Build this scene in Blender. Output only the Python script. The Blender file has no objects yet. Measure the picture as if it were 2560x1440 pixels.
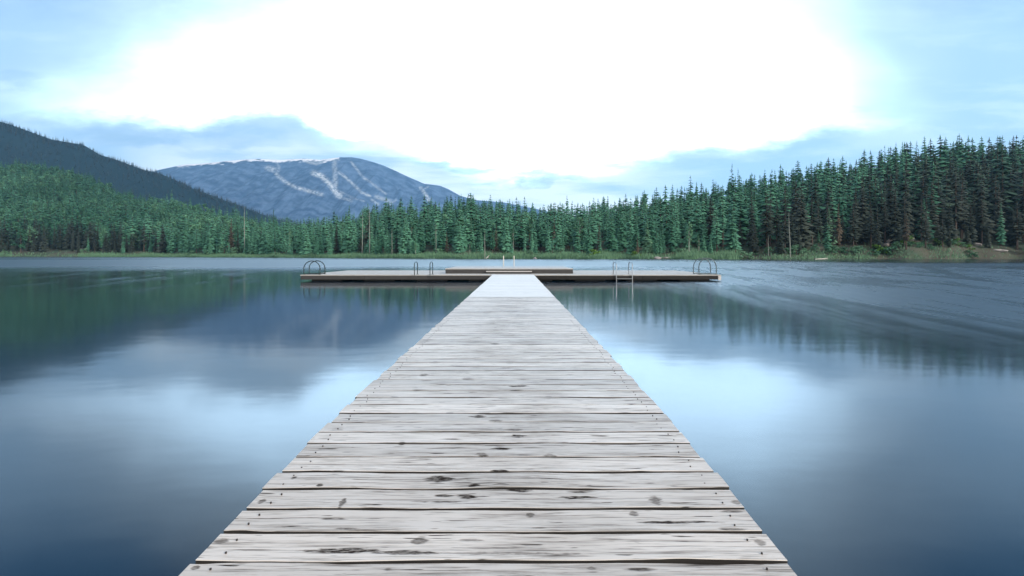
import bpy, bmesh, math, random
import numpy as np
from mathutils import Vector, Matrix, noise as mnoise

random.seed(7)
rng = np.random.default_rng(11)
SC = bpy.context.scene
COL = SC.collection
R = math.radians

# ------------------------------------------------------------------ camera
CZ = 1.145                       # lens height above the lake
F = 1234.0                       # focal length in pixels of a 2560 px wide frame
cam = bpy.data.cameras.new("camera")
cam.sensor_width = 36.0
cam.lens = F / 2560 * 36.0
cam.shift_x = -7 / 2560
cam.shift_y = -83 / 2560
cam.clip_start = 0.05
cam.clip_end = 20000
cam_o = bpy.data.objects.new("camera", cam)
cam_o.location = (0, 0, CZ)
cam_o.rotation_euler = (R(90), 0, 0)
COL.objects.link(cam_o)
SC.camera = cam_o

SC.view_settings.view_transform = 'Standard'
SC.view_settings.look = 'None'
SC.view_settings.exposure = 0.55
SC.view_settings.gamma = 1.0
SC.render.engine = 'CYCLES'
SC.cycles.use_denoising = True
SC.cycles.max_bounces = 6
SC.cycles.volume_bounces = 0
SC.cycles.sample_clamp_indirect = 6.0

SUN_EL, SUN_AZ = R(27), R(122)    # the sun stands to the right behind thin cloud


class NT:
    """small helper for node graphs"""
    def __init__(self, tree):
        self.t = tree
        self.n = tree.nodes
        self.l = tree.links

    def node(self, kind, **kw):
        n = self.n.new(kind)
        for k, v in kw.items():
            setattr(n, k, v)
        return n

    def put(self, sock, v):
        if isinstance(v, bpy.types.NodeSocket):
            self.l.new(v, sock)
        elif v is not None:
            sock.default_value = v

    def m(self, op, a, b=None, c=None, clamp=False):
        n = self.n.new('ShaderNodeMath')
        n.operation = op
        n.use_clamp = clamp
        self.put(n.inputs[0], a)
        if b is not None:
            self.put(n.inputs[1], b)
        if c is not None:
            self.put(n.inputs[2], c)
        return n.outputs[0]

    def sm(self, x, a, b):
        n = self.n.new('ShaderNodeMapRange')
        n.interpolation_type = 'SMOOTHSTEP'
        self.put(n.inputs[0], x)
        n.inputs[1].default_value = a
        n.inputs[2].default_value = b
        n.inputs[3].default_value = 0
        n.inputs[4].default_value = 1
        return n.outputs[0]

    def mix(self, f, a, b):
        n = self.n.new('ShaderNodeMix')
        n.data_type = 'RGBA'
        self.put(n.inputs[0], f)
        self.put(n.inputs[6], a)
        self.put(n.inputs[7], b)
        return n.outputs[2]

    def noise(self, vec, scale, detail=3, rough=0.5, dist=0.0):
        n = self.n.new('ShaderNodeTexNoise')
        self.put(n.inputs['Vector'], vec)
        n.inputs['Scale'].default_value = scale
        n.inputs['Detail'].default_value = detail
        n.inputs['Roughness'].default_value = rough
        n.inputs['Distortion'].default_value = dist
        return n.outputs[0]

    def mapping(self, vec, scale=(1, 1, 1), loc=(0, 0, 0), rot=(0, 0, 0)):
        n = self.n.new('ShaderNodeMapping')
        self.put(n.inputs[0], vec)
        n.inputs[1].default_value = loc
        n.inputs[2].default_value = rot
        n.inputs[3].default_value = scale
        return n.outputs[0]

    def comb(self, x, y, z):
        n = self.n.new('ShaderNodeCombineXYZ')
        for i, v in enumerate((x, y, z)):
            self.put(n.inputs[i], v)
        return n.outputs[0]

    def sep(self, v):
        n = self.n.new('ShaderNodeSeparateXYZ')
        self.put(n.inputs[0], v)
        return n.outputs

    def curve(self, x, pts, lo, hi):
        """piecewise linear y(x): pts rising in x"""
        n = self.n.new('ShaderNodeFloatCurve')
        x0, x1 = pts[0][0], pts[-1][0]
        xx = self.m('DIVIDE', self.m('SUBTRACT', x, x0), x1 - x0, clamp=True)
        self.put(n.inputs[1], xx)
        cu = n.mapping.curves[0]
        q = [((a - x0) / (x1 - x0), (b - lo) / (hi - lo)) for a, b in pts]
        cu.points[0].location = q[0]
        cu.points[1].location = q[-1]
        for p in q[1:-1]:
            cu.points.new(*p)
        n.mapping.update()
        return self.m('ADD', self.m('MULTIPLY', n.outputs[0], hi - lo), lo)


# ------------------------------------------------------------------ sky
world = bpy.data.worlds.new("World")
SC.world = world
world.use_nodes = True
w = NT(world.node_tree)
for n in list(w.n):
    w.n.remove(n)
sky = w.node('ShaderNodeTexSky', sky_type='NISHITA', sun_disc=False, sun_elevation=SUN_EL,
             sun_rotation=SUN_AZ, altitude=600, air_density=1.0, dust_density=1.2, ozone_density=1.5)
skyc = w.node('ShaderNodeVectorMath', operation='SCALE')
w.l.new(sky.outputs[0], skyc.inputs[0])
skyc.inputs[3].default_value = 0.11
tc = w.node('ShaderNodeTexCoord')
dx, dy, dz = w.sep(tc.outputs['Generated'])
yy = w.m('MAXIMUM', dy, 0.12)
U0 = w.m('DIVIDE', dx, yy)
V0 = w.m('DIVIDE', w.m('MAXIMUM', dz, 0.0), yy)
# clouds drifted during a long exposure: streaks stretched along one direction
puv = w.comb(U0, V0, 0.0)
nwarp = w.noise(w.mapping(puv, (2.0, 3.2, 1), rot=(0, 0, R(-12))), 1.3, 3, 0.5)
nwarp2 = w.noise(w.mapping(puv, (2.0, 5.0, 1), loc=(7, 3, 0), rot=(0, 0, R(-14))), 1.8, 7, 0.6)
U = w.m('ADD', U0, w.m('MULTIPLY', w.m('SUBTRACT', nwarp, 0.5), 0.30))
V = w.m('ADD', V0, w.m('MULTIPLY', w.m('SUBTRACT', nwarp2, 0.5), 0.17))
# the great bright cloud: between a slanting left edge and a steep right edge, above a wavy base
left = w.m('ADD', U, w.m('MULTIPLY', w.m('SUBTRACT', 0.516, V), -1.05))
left = w.sm(w.m('ADD', U, w.m('SUBTRACT', 1.22, V)), -0.26, 0.38)
right = w.sm(U, 0.94, 0.44)
base = w.curve(U, [(-1.2, .27), (-.9, .27), (-.68, .275), (-.52, .275), (-.43, .245), (-.25, .195), (-.07, .17), (.1, .155), (.3, .18),
                   (.5, .215), (.66, .24), (1.0, .26)], 0, 0.5)
above = w.sm(w.m('SUBTRACT', V, base), -0.025, 0.035)
big = w.m('MULTIPLY', w.m('MULTIPLY', left, right), above)
top = w.sm(V, 0.84, 0.50)
big = w.m('MULTIPLY', big, top)
# low bright band along the horizon, broken by streaks
nst = w.noise(w.mapping(puv, (1.1, 9.0, 1), loc=(1.3, 0, 0), rot=(0, 0, R(-9))), 2.2, 4, 0.55)
low = w.m('MULTIPLY', w.sm(V, 0.27, 0.16), w.m('MULTIPLY', w.sm(U, -0.85, -0.68), w.sm(U, 0.42, 0.14)))
low = w.m('MULTIPLY', low, w.sm(nst, 0.33, 0.54))
white = w.m('MAXIMUM', big, low)


def blob(cx, cy, rx, ry, s):
    a = w.m('DIVIDE', w.m('SUBTRACT', U, cx), rx)
    b = w.m('DIVIDE', w.m('SUBTRACT', V, cy), ry)
    d = w.m('ADD', w.m('MULTIPLY', a, a), w.m('MULTIPLY', b, b))
    return w.m('MULTIPLY', w.sm(d, 1.5, 0.15), s)


grey = None
for b in ((-.75, .25, .16, .035, 1.0), (-.52, .27, .14, .040, .45), (-.62, .225, .10, .02, .6), (-.30, .22, .09, .015, .7),
          (-1.02, .345, .08, .022, .7), (-.12, .180, .11, .013, .8), (.02, .148, .13, .012, 1.0), (-.16, .235, .16, .011, .5),
          (.99, .257, .05, .012, .6), (.22, .255, .10, .008, .35), (-1.0, .28, .2, .02, .4)):
    g = blob(*b)
    grey = g if grey is None else w.m('MAXIMUM', grey, g)
# clear sky: the physical sky under a thin veil of high cloud
veil = w.mix(0.82, skyc.outputs[0], (0.41, 0.63, 0.86, 1))
hi = w.sm(V, 0.44, 0.72)
veil = w.mix(w.m('MULTIPLY', hi, 0.92), veil, (0.012, 0.10, 0.27, 1))
bright = w.mix(w.sm(V, 0.56, 0.30), (0.85, 1.20, 1.55, 1), (2.1, 3.0, 3.85, 1))
cl = w.mix(w.m('MULTIPLY', big, 1.0), (0.82, 0.95, 1.03, 1), bright)
wn = w.noise(w.mapping(puv, (1.6, 8.0, 1), loc=(4.2, 1.7, 0), rot=(0, 0, R(-16))), 2.0, 6, 0.6, 0.3)
wisp = w.m('MULTIPLY', w.sm(wn, 0.46, 0.66), w.m('MULTIPLY', w.sm(V, 0.60, 0.25), 0.55))
veil = w.mix(wisp, veil, (0.62, 0.80, 0.97, 1))
wn2 = w.noise(w.mapping(puv, (1.8, 10.0, 1), loc=(9.2, 5.7, 0), rot=(0, 0, R(-10))), 2.2, 5, 0.6, 0.2)
thin = w.m('MULTIPLY', w.sm(wn2, 0.56, 0.70), w.m('MULTIPLY', w.sm(V, 0.34, 0.22), 0.55))
c = w.mix(white, veil, cl)
c = w.mix(thin, c, (0.40, 0.60, 0.82, 1))
gbr = w.sm(w.noise(w.mapping(puv, (2.2, 6.5, 1), loc=(2.2, 8.7, 0), rot=(0, 0, R(-12))), 2.4, 6, 0.6, 0.3), 0.36, 0.58)
c = w.mix(w.m('MULTIPLY', w.m('MULTIPLY', grey, gbr), 0.72), c, (0.31, 0.50, 0.71, 1))
back = w.sm(dy, 0.02, 0.35)
c = w.mix(back, w.mix(0.5, skyc.outputs[0], (1.25, 1.18, 1.08, 1)), c)
bg = w.node('ShaderNodeBackground')
w.put(bg.inputs[0], c)
bg.inputs[1].default_value = 1.0
wo = w.node('ShaderNodeOutputWorld')
w.l.new(bg.outputs[0], wo.inputs[0])

# ------------------------------------------------------------------ sun
sl = bpy.data.lights.new("sun", 'SUN')
sl.energy = 2.3
sl.angle = R(12)
sl.color = (1.0, 0.90, 0.78)
sun = bpy.data.objects.new("sun", sl)
sdir = Vector((math.sin(SUN_AZ) * math.cos(SUN_EL), math.cos(SUN_AZ) * math.cos(SUN_EL), math.sin(SUN_EL)))
sun.rotation_euler = sdir.to_track_quat('Z', 'Y').to_euler()
COL.objects.link(sun)


# ------------------------------------------------------------------ helpers
def tag(o, label=None, cat=None, group=None, kind=None):
    if label:
        o["label"] = label
    if cat:
        o["category"] = cat
    if group:
        o["group"] = group
    if kind:
        o["kind"] = kind
    return o


def empty(name, loc=(0, 0, 0), rz=0):
    o = bpy.data.objects.new(name, None)
    o.location = loc
    o.rotation_euler = (0, 0, rz)
    COL.objects.link(o)
    return o


class MB:
    """collects faces for ONE mesh object"""
    def __init__(self):
        self.v, self.f, self.mi, self.sm = [], [], [], []

    def add(self, vs, fs, mi=0, smooth=False):
        b = len(self.v)
        self.v += [tuple(p) for p in vs]
        for f in fs:
            self.f.append(tuple(i + b for i in f))
            self.mi.append(mi)
            self.sm.append(smooth)

    def box(self, x0, x1, y0, y1, z0, z1, mi=0, bev=0.0):
        if bev <= 0:
            vs = [(x, y, z) for z in (z0, z1) for y in (y0, y1) for x in (x0, x1)]
            fs = [(0, 2, 3, 1), (4, 5, 7, 6), (0, 1, 5, 4), (2, 6, 7, 3), (0, 4, 6, 2), (1, 3, 7, 5)]
            self.add(vs, fs, mi)
            return
        bm = bmesh.new()
        bmesh.ops.create_cube(bm, size=1)
        for v in bm.verts:
            v.co = Vector(((x0 + x1) / 2 + v.co.x * (x1 - x0), (y0 + y1) / 2 + v.co.y * (y1 - y0), (z0 + z1) / 2 + v.co.z * (z1 - z0)))
        bmesh.ops.bevel(bm, geom=bm.edges[:], offset=bev, segments=2, affect='EDGES')
        bm.verts.index_update()
        self.add([v.co[:] for v in bm.verts], [[v.index for v in f.verts] for f in bm.faces], mi)
        bm.free()

    def tube(self, pts, r, n=8, mi=0, caps=True):
        pts = [Vector(p) for p in pts]
        rs = r if isinstance(r, (list, tuple)) else [r] * len(pts)
        vs, fs = [], []
        up = None
        for i, p in enumerate(pts):
            d = (pts[min(i + 1, len(pts) - 1)] - pts[max(i - 1, 0)]).normalized()
            if up is None:
                up = d.orthogonal().normalized()
            up = (up - d * up.dot(d)).normalized()
            sd = d.cross(up)
            for k in range(n):
                a = 2 * math.pi * k / n
                vs.append(p + (up * math.cos(a) + sd * math.sin(a)) * rs[i])
        for i in range(len(pts) - 1):
            for k in range(n):
                fs.append((i * n + k, i * n + (k + 1) % n, (i + 1) * n + (k + 1) % n, (i + 1) * n + k))
        self.add(vs, fs, mi, True)
        if caps:
            self.add(vs[:n], [tuple(range(n))[::-1]], mi)
            self.add(vs[-n:], [tuple(range(n))], mi)

    def mesh(self, name, mats):
        me = bpy.data.meshes.new(name)
        me.from_pydata(self.v, [], self.f)
        for m in (mats if isinstance(mats, (list, tuple)) else [mats]):
            me.materials.append(m)
        me.polygons.foreach_set("material_index", self.mi)
        me.polygons.foreach_set("use_smooth", self.sm)
        me.update()
        return me

    def build(self, name, mats, parent=None, loc=None):
        o = bpy.data.objects.new(name, self.mesh(name, mats))
        COL.objects.link(o)
        if parent:
            o.parent = parent
        if loc:
            o.location = loc
        return o


def np_mesh(name, V, Fq, mats, mi=None, attrs=None):
    """mesh from numpy arrays (all faces the same size)"""
    me = bpy.data.meshes.new(name)
    nv, nf, k = len(V), len(Fq), Fq.shape[1]
    me.vertices.add(nv)
    me.vertices.foreach_set("co", np.ascontiguousarray(V, dtype=np.float32).ravel())
    me.loops.add(nf * k)
    me.loops.foreach_set("vertex_index", np.ascontiguousarray(Fq, dtype=np.int32).ravel())
    me.polygons.add(nf)
    me.polygons.foreach_set("loop_start", np.arange(0, nf * k, k, dtype=np.int32))
    for m in mats:
        me.materials.append(m)
    if mi is not None:
        me.polygons.foreach_set("material_index", np.asarray(mi, dtype=np.int32))
    me.update(calc_edges=True)
    for nm, arr in (attrs or {}).items():
        a = me.attributes.new(nm, 'FLOAT', 'POINT')
        a.data.foreach_set("value", np.asarray(arr, dtype=np.float32))
    return me


def link(name, me, parent=None):
    o = bpy.data.objects.new(name, me)
    COL.objects.link(o)
    if parent:
        o.parent = parent
    return o


def mat(name):
    m = bpy.data.materials.new(name)
    m.use_nodes = True
    t = NT(m.node_tree)
    p = m.node_tree.nodes["Principled BSDF"]
    return m, t, p


# ------------------------------------------------------------------ materials
def hd(y):
    """height of the lens above the walkway boards; the float dips near the shore end"""
    return float(np.interp(y, [0.5, 1.0, 1.43, 1.86, 2.36, 2.94, 4.0], [.965, .955, .933, .908, .884, .872, .87]))


def on_deck(px, py):
    v = py - 637.0
    y = 2.0
    for _ in range(12):
        y = hd(y) * F / v
    return (px - 1287) / F * y, y


def wood(name, tone, vary, knots=False, along='X', grain=1.0, rough=0.62, spec=0.35):
    m, t, p = mat(name)
    tc = t.node('ShaderNodeTexCoord').outputs['Object']
    gi = t.node('ShaderNodeNewGeometry').outputs['Random Per Island']
    off = t.m('MULTIPLY', gi, 37.0)
    sx, sy, sz = t.sep(tc)
    vec = t.comb(t.m('ADD', sx, off), t.m('ADD', sy, t.m('MULTIPLY', gi, 11.0)), sz)
    sc = (1.2, 34, 34) if along == 'X' else (34, 1.2, 34)
    g1 = t.noise(t.mapping(vec, sc), 1.6, 6, 0.62, 0.4)
    sc2 = (3.5, 120, 120) if along == 'X' else (120, 3.5, 120)
    g2 = t.noise(t.mapping(vec, sc2), 1.5, 4, 0.6, 0.2)
    blot = t.noise(t.mapping(vec, (0.8, 5, 5) if along == 'X' else (5, .8, 5)), 1.4, 4, 0.6)
    dark = t.m('MULTIPLY', t.sm(g1, 0.50, 0.68), 0.45 * grain)
    dark = t.m('ADD', dark, t.m('MULTIPLY', t.sm(g2, 0.52, 0.66), 0.50 * grain))
    dark = t.m('ADD', dark, t.m('MULTIPLY', t.sm(blot, 0.55, 0.8), 0.30))
    # short dark checks along the grain
    ck = t.noise(t.mapping(vec, (5.0, 70, 70) if along == 'X' else (70, 5, 70), loc=(3, 9, 1)), 1.3, 2, 0.5)
    dark = t.m('ADD', dark, t.m('MULTIPLY', t.sm(ck, 0.66, 0.71), 0.85 * grain))
    if knots:
        wob = t.noise(t.mapping(vec, (14, 60, 60)), 1.0, 3, 0.6)
        kn_var = t.m('ADD', 0.55, t.m('MULTIPLY', t.sm(t.noise(t.mapping(vec, (30, 160, 60)), 1.0, 3, 0.6), 0.3, 0.6), 0.5))
        wv = t.m('MULTIPLY', t.m('SUBTRACT', wob, 0.5), 2.6)
        for (px, py, rx, ry, s) in KNOTS:
            cx, cy = on_deck(px, py)
            h = hd(cy)
            rxm = rx / F * cy
            rym = ry * cy * cy / (h * F)
            a = t.m('DIVIDE', t.m('SUBTRACT', sx, cx), rxm)
            b = t.m('DIVIDE', t.m('SUBTRACT', sy, cy), rym)
            d = t.m('ADD', t.m('POWER', t.m('ABSOLUTE', a), 1.5), t.m('MULTIPLY', b, b))
            d = t.m('ADD', d, wv)
            dark = t.m('MAXIMUM', dark, t.m('MULTIPLY', t.m('MULTIPLY', t.sm(d, 1.0, 0.25), s), kn_var))
        # small knots scattered over all boards
        vo = t.node('ShaderNodeTexVoronoi', voronoi_dimensions='2D')
        t.put(vo.inputs['Vector'], t.mapping(vec, (1.5, 8.5, 1)))
        vo.inputs['Scale'].default_value = 1.0
        rnd = t.sep(vo.outputs['Color'])[0]
        kd = t.m('ADD', vo.outputs['Distance'], t.m('MULTIPLY', t.m('SUBTRACT', wob, 0.5), 0.10))
        km = t.m('MULTIPLY', t.sm(kd, 0.095, 0.03), t.m('GREATER_THAN', rnd, 0.70))
        dark = t.m('MAXIMUM', dark, t.m('MULTIPLY', t.m('MULTIPLY', km, kn_var), 0.85))
    if knots:
        # a trodden, dirtier path along the middle
        path = t.m('MULTIPLY', t.sm(t.m('ABSOLUTE', t.m('ADD', sx, 0.05)), 0.62, 0.10), t.sm(t.noise(t.mapping(tc, (2.2, 5, 1)), 1.0, 5, 0.65), 0.40, 0.66))
        dark = t.m('ADD', dark, t.m('MULTIPLY', path, 0.22))
    dark = t.m('MINIMUM', dark, 1.0)
    v = t.m('ADD', 1.0 - vary / 2, t.m('MULTIPLY', gi, vary))
    basec = t.node('ShaderNodeVectorMath', operation='SCALE')
    basec.inputs[0].default_value = tone
    t.put(basec.inputs[3], v)
    warm = t.mix(t.sm(blot, 0.35, 0.65), basec.outputs[0], basec.outputs[0])
    c = t.mix(dark, warm, (0.022, 0.018, 0.016, 1))
    t.put(p.inputs['Base Color'], c)
    t.put(p.inputs['Roughness'], t.m('ADD', rough, t.m('MULTIPLY', dark, 0.35)))
    t.put(p.inputs['Specular IOR Level'], t.m('MULTIPLY', spec, t.m('SUBTRACT', 1.0, dark)))
    bp = t.node('ShaderNodeBump')
    bp.inputs['Strength'].default_value = 0.35
    bp.inputs['Distance'].default_value = 0.004
    hgt = t.m('SUBTRACT', t.m('MULTIPLY', g2, 0.6), dark)
    t.put(bp.inputs['Height'], hgt)
    t.put(p.inputs['Normal'], bp.outputs[0])
    return m


KNOTS = [(1100, 1196, 46, 9, 1.0), (1182, 1214, 24, 4, .95), (1110, 1238, 34, 4, .9), (1168, 1241, 30, 5, .9), (1250, 1178, 26, 5, 1.0),
         (1300, 1226, 46, 6, .9), (1440, 1243, 62, 4, .95), (1050, 1350, 26, 12, .85), (855, 1258, 10, 14, .8), (1640, 1252, 20, 12, .75),
         (1585, 1284, 15, 7, .7), (1325, 1287, 16, 8, .75), (1205, 1137, 20, 7, .8), (1252, 1122, 34, 4, .95), (1297, 1090, 26, 5, .9),
         (1372, 1138, 18, 5, .6), (735, 1195, 12, 5, .9), (800, 1214, 10, 4, .9), (655, 1252, 12, 7, .8), (552, 1352, 22, 8, .75),
         (488, 1418, 12, 8, .8), (1690, 1305, 120, 4, 1.0), (860, 1375, 110, 9, .95), (1020, 1380, 130, 6, .9), (1250, 1382, 260, 4, .5),
         (1100, 1253, 90, 2.5, .8), (1195, 1041, 24, 4, .8), (1005, 1108, 14, 4, .9), (1285, 1075, 30, 3, .6), (1240, 1052, 20, 4, .7),
         (1180, 1350, 40, 4, .6), (1900, 1355, 18, 9, .6), (1840, 1255, 16, 7, .6), (1300, 966, 30, 3, .9), (1170, 947, 20, 4, .6),
         (1480, 1420, 16, 6, .6), (970, 1420, 14, 6, .6), (1060, 937, 14, 4, .7), (1238, 860, 14, 3, .7)]

M_BOARD = wood("weathered_boards", (0.53, 0.495, 0.455), 0.36, knots=True, rough=0.46, spec=0.7)
M_BOARD2 = wood("pale_boards", (0.58, 0.55, 0.51), 0.14, grain=0.5, rough=0.42, spec=0.7)
M_SIDE = wood("gap_shade_board_sides", (0.03, 0.028, 0.026), 0.3, grain=0.6)  # board sides near black: gap shade put into their colour
M_FASC = wood("grey_fascia_wood", (0.050, 0.050, 0.051), 0.35, grain=0.7)
M_FASCD = wood("dark_fascia_wood", (0.014, 0.014, 0.014), 0.3, grain=0.7)
M_BOARD3 = wood("platform_boards", (0.40, 0.385, 0.36), 0.2, grain=0.6, rough=0.55, spec=0.45)
M_POST = wood("pale_post_wood", (0.55, 0.54, 0.53), 0.1, grain=0.5, along='Y')


def plain(name, col, rough=0.6, metal=0.0, vary=0.25, scale=6.0, spec=0.5):
    m, t, p = mat(name)
    tcn = t.node('ShaderNodeTexCoord').outputs['Object']
    n = t.noise(tcn, scale, 4, 0.6)
    a = tuple(x * (1 - vary) for x in col) + (1,)
    b = tuple(min(1, x * (1 + vary)) for x in col) + (1,)
    t.put(p.inputs['Base Color'], t.mix(n, a, b))
    t.put(p.inputs['Roughness'], t.m('ADD', rough - 0.1, t.m('MULTIPLY', n, 0.2)))
    p.inputs['Metallic'].default_value = metal
    p.inputs['Specular IOR Level'].default_value = spec
    return m


M_FLOAT = plain("black_float_plastic", (0.012, 0.012, 0.013), 0.5)
M_STEEL = plain("brushed_steel", (0.30, 0.32, 0.34), 0.36, 1.0, 0.1)
M_DSTEEL = plain("dark_green_painted_steel", (0.018, 0.035, 0.034), 0.45, 0.2, 0.2)
M_NAIL = plain("rusty_nails", (0.03, 0.024, 0.02), 0.7)
M_BARK = plain("brown_bark", (0.075, 0.055, 0.045), 0.9, 0, 0.35, 1.5)
M_PALE = plain("bleached_trunk", (0.24, 0.26, 0.235), 0.8, 0, 0.25, 2.0)
M_ROCK = plain("pale_rock", (0.30, 0.28, 0.265), 0.9, 0, 0.35, 0.9)
M_LOG = plain("bleached_driftwood", (0.55, 0.53, 0.48), 0.8, 0, 0.2, 2.0)


def foliage(name, dark, light, obj_vary=0.35, attr=False, rough=0.7, spec=0.2):
    """leaf colour: varies from clump to clump and from tree to tree"""
    m, t, p = mat(name)
    gi = t.node('ShaderNodeNewGeometry').outputs['Random Per Island']
    if attr:
        a = t.node('ShaderNodeAttribute')
        a.attribute_name = 'tint'
        ov = a.outputs['Fac']
    else:
        ov = t.node('ShaderNodeObjectInfo').outputs['Random']
    f = t.m('ADD', t.m('MULTIPLY', gi, 0.30), t.m('MULTIPLY', ov, 0.70))
    c = t.mix(f, dark + (1,), light + (1,))
    if attr:
        a2 = t.node('ShaderNodeAttribute')
        a2.attribute_name = 'stand_shade'
        c = t.mix(a2.outputs['Fac'], c, t.mix(f, (0.012, 0.022, 0.018, 1), (0.042, 0.052, 0.043, 1)))  # shade of the low stands mixed into the leaf colour
    t.put(p.inputs['Base Color'], c)
    p.inputs['Roughness'].default_value = rough
    p.inputs['Specular IOR Level'].default_value = spec
    return m


CON = ((0.024, 0.098, 0.060), (0.105, 0.280, 0.180))
DEC = ((0.018, 0.080, 0.046), (0.115, 0.26, 0.150))
M_CON = foliage("conifer_needles", *CON)
M_CONM = foliage("conifer_needles_forest", *CON, attr=True)
M_DEC = foliage("broad_leaves", *DEC)
M_DECM = foliage("broad_leaves_woods", *DEC, attr=True)
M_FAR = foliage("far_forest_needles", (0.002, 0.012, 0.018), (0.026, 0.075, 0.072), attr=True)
M_BUSH = foliage("shrub_leaves", (0.05, 0.14, 0.08), (0.15, 0.29, 0.18))
M_LIME = foliage("bright_shrub_leaves", (0.06, 0.15, 0.02), (0.13, 0.26, 0.045))
M_GRASS = foliage("shore_grass_blades", (0.05, 0.14, 0.075), (0.15, 0.28, 0.17))
M_DARK = foliage("shaded_dark_needles", (0.014, 0.026, 0.021), (0.046, 0.060, 0.049))  # dark needles that carry the shade of the low stands in their colour
M_REDB = foliage("russet_conifer_needles", (0.055, 0.050, 0.038), (0.13, 0.105, 0.075))

# ------------------------------------------------------------------ lake
m_water, t, p = mat("lake_water")
tco = t.node('ShaderNodeTexCoord').outputs['Object']
wx, wy, wz = t.sep(tco)
ax = t.m('ABSOLUTE', wx)
# wind-ruffled water beyond the float and to both sides, calm water in its lee and near the walkway
n_edge = t.noise(t.mapping(tco, (0.10, 0.035, 1)), 1.0, 3, 0.5)
ruf = t.sm(t.m('ADD', wy, t.m('MULTIPLY', t.m('SUBTRACT', n_edge, 0.5), 22.0)), 22.0, 58.0)
side = t.m('SUBTRACT', t.m('ADD', ax, t.m('MULTIPLY', wy, 0.06)), 9.6)
streak = t.noise(t.mapping(tco, (1.6, 0.055, 1), rot=(0, 0, 0)), 1.0, 4, 0.6)
ang = t.m('DIVIDE', wx, t.m('ADD', t.m('ABSOLUTE', wy), 24.0))
streak2 = t.noise(t.comb(t.m('MULTIPLY', ang, 34.0), t.m('MULTIPLY', wy, 0.11), 0.0), 1.0, 6, 0.66, 0.5)
sides = t.m('MULTIPLY', t.sm(side, 0.0, 4.0), t.sm(wy, 9.0, 24.0))
sides = t.m('MULTIPLY', sides, t.sm(streak2, 0.40, 0.72))
calm_r = t.m('MULTIPLY', t.sm(wx, 38.0, 62.0), t.sm(wy, 58, 80))
far_calm = t.sm(wy, 95.0, 140.0)
band = t.noise(t.mapping(tco, (0.006, 0.075, 1)), 1.0, 3, 0.55)
farst = t.m('SUBTRACT', 1.0, t.m('MULTIPLY', far_calm, t.sm(band, 0.42, 0.62)))
ruf = t.m('MULTIPLY', t.m('MULTIPLY', ruf, t.m('SUBTRACT', 1.0, t.m('MULTIPLY', calm_r, 0.9))), farst)
rr = t.m('MAXIMUM', ruf, t.m('MULTIPLY', sides, 0.40))
rr = t.m('MULTIPLY', rr, t.m('SUBTRACT', 1.0, t.m('MULTIPLY', t.sm(wx, 10.0, 40.0), 0.3)))
lee = t.m('MULTIPLY', t.sm(wx, 2.5, 10.0), t.m('MULTIPLY', t.sm(wy, 4.0, 9.0), t.sm(wx, 60.0, 36.0)))
rr = t.m('MAXIMUM', rr, t.m('MULTIPLY', lee, t.m('ADD', 0.52, t.m('MULTIPLY', t.sm(streak2, 0.40, 0.64), 0.42))))
rough = t.m('ADD', 0.088, t.m('ADD', t.m('MULTIPLY', rr, 0.27), t.m('MULTIPLY', ruf, -0.03)))
t.put(p.inputs['Roughness'], rough)
p.inputs['Base Color'].default_value = (0.001, 0.011, 0.024, 1)
p.inputs['IOR'].default_value = 1.68
p.inputs['Specular IOR Level'].default_value = 0.5
bn = t.noise(t.mapping(tco, (0.8, 1.6, 1)), 1.0, 3, 0.5)
hgt = t.m('ADD', t.m('MULTIPLY', bn, 0.4), t.m('MULTIPLY', streak2, t.m('MULTIPLY', sides, 1.5)))
bp = t.node('ShaderNodeBump')
bp.inputs['Strength'].default_value = 0.10
bp.inputs['Distance'].default_value = 0.05
t.put(bp.inputs['Height'], hgt)
t.put(p.inputs['Normal'], bp.outputs[0])
b = MB()
b.add([(-900, -50, 0), (900, -50, 0), (900, 420, 0), (-900, 420, 0)], [(0, 1, 2, 3)])
tag(b.build("water", m_water), kind="structure")

# ------------------------------------------------------------------ land around the lake
PXS = [0, 400, 700, 1000, 1280, 1600, 2000, 2560]
ZS = [285, 255, 200, 158, 142, 132, 130, 142]
RPX = [-500, 0, 130, 240, 290, 350, 420, 480, 560, 640, 700, 760, 850, 920, 1000, 1060, 1100, 1160, 1250, 1300, 1350, 1450, 1520, 1620, 1700,
       1800, 1880, 2000, 2100, 2160, 2220, 2280, 2370, 2480, 2560, 3000]
RPY = [350, 394, 410, 442, 470, 485, 492, 505, 528, 545, 552, 562, 550, 522, 516, 511, 503, 498, 505, 514, 520, 515, 500, 487, 476,
       461, 445, 421, 407, 396, 383, 374, 364, 362, 357, 340]
ZPX = [0, 240, 420, 560, 700, 850, 1000, 1280, 1620, 2000, 2560]
ZR = [560, 540, 460, 400, 330, 300, 290, 270, 258, 258, 270]
TH_PX = [0, 500, 700, 1000, 1280, 1620, 2000, 2300, 2560]
TH = [16, 15, 14, 14, 13, 13, 16, 19, 20]


def prof(px):
    zs = np.interp(px, PXS, ZS)
    zr = np.interp(px, ZPX, ZR)
    th = np.interp(px, TH_PX, TH)
    top = (637 - np.interp(px, RPX, RPY)) / F * zr + CZ
    return zs, zr, np.maximum(top - th * 0.9, 2.5), th


def ground_h(px, y):
    zs, zr, gr, th = prof(px)
    wob = 2.2 * np.sin(px * 0.021) + 1.3 * np.sin(px * 0.057 + 1.0)
    s = (y - zs - wob) / (zr - zs)
    bank = np.clip((y - zs - wob) / 5.0, -1.0, 1.0)
    right = np.clip((px - 2000) / 350.0, 0, 1)
    low = np.where(bank > 0, (0.5 + 1.6 * right) * bank, 1.2 * bank)
    up = gr * np.clip(s, 0, 1.0) ** 1.12
    over = np.clip(s - 1.0, 0, 3.0)
    return low + up - over * gr * 0.35


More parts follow.
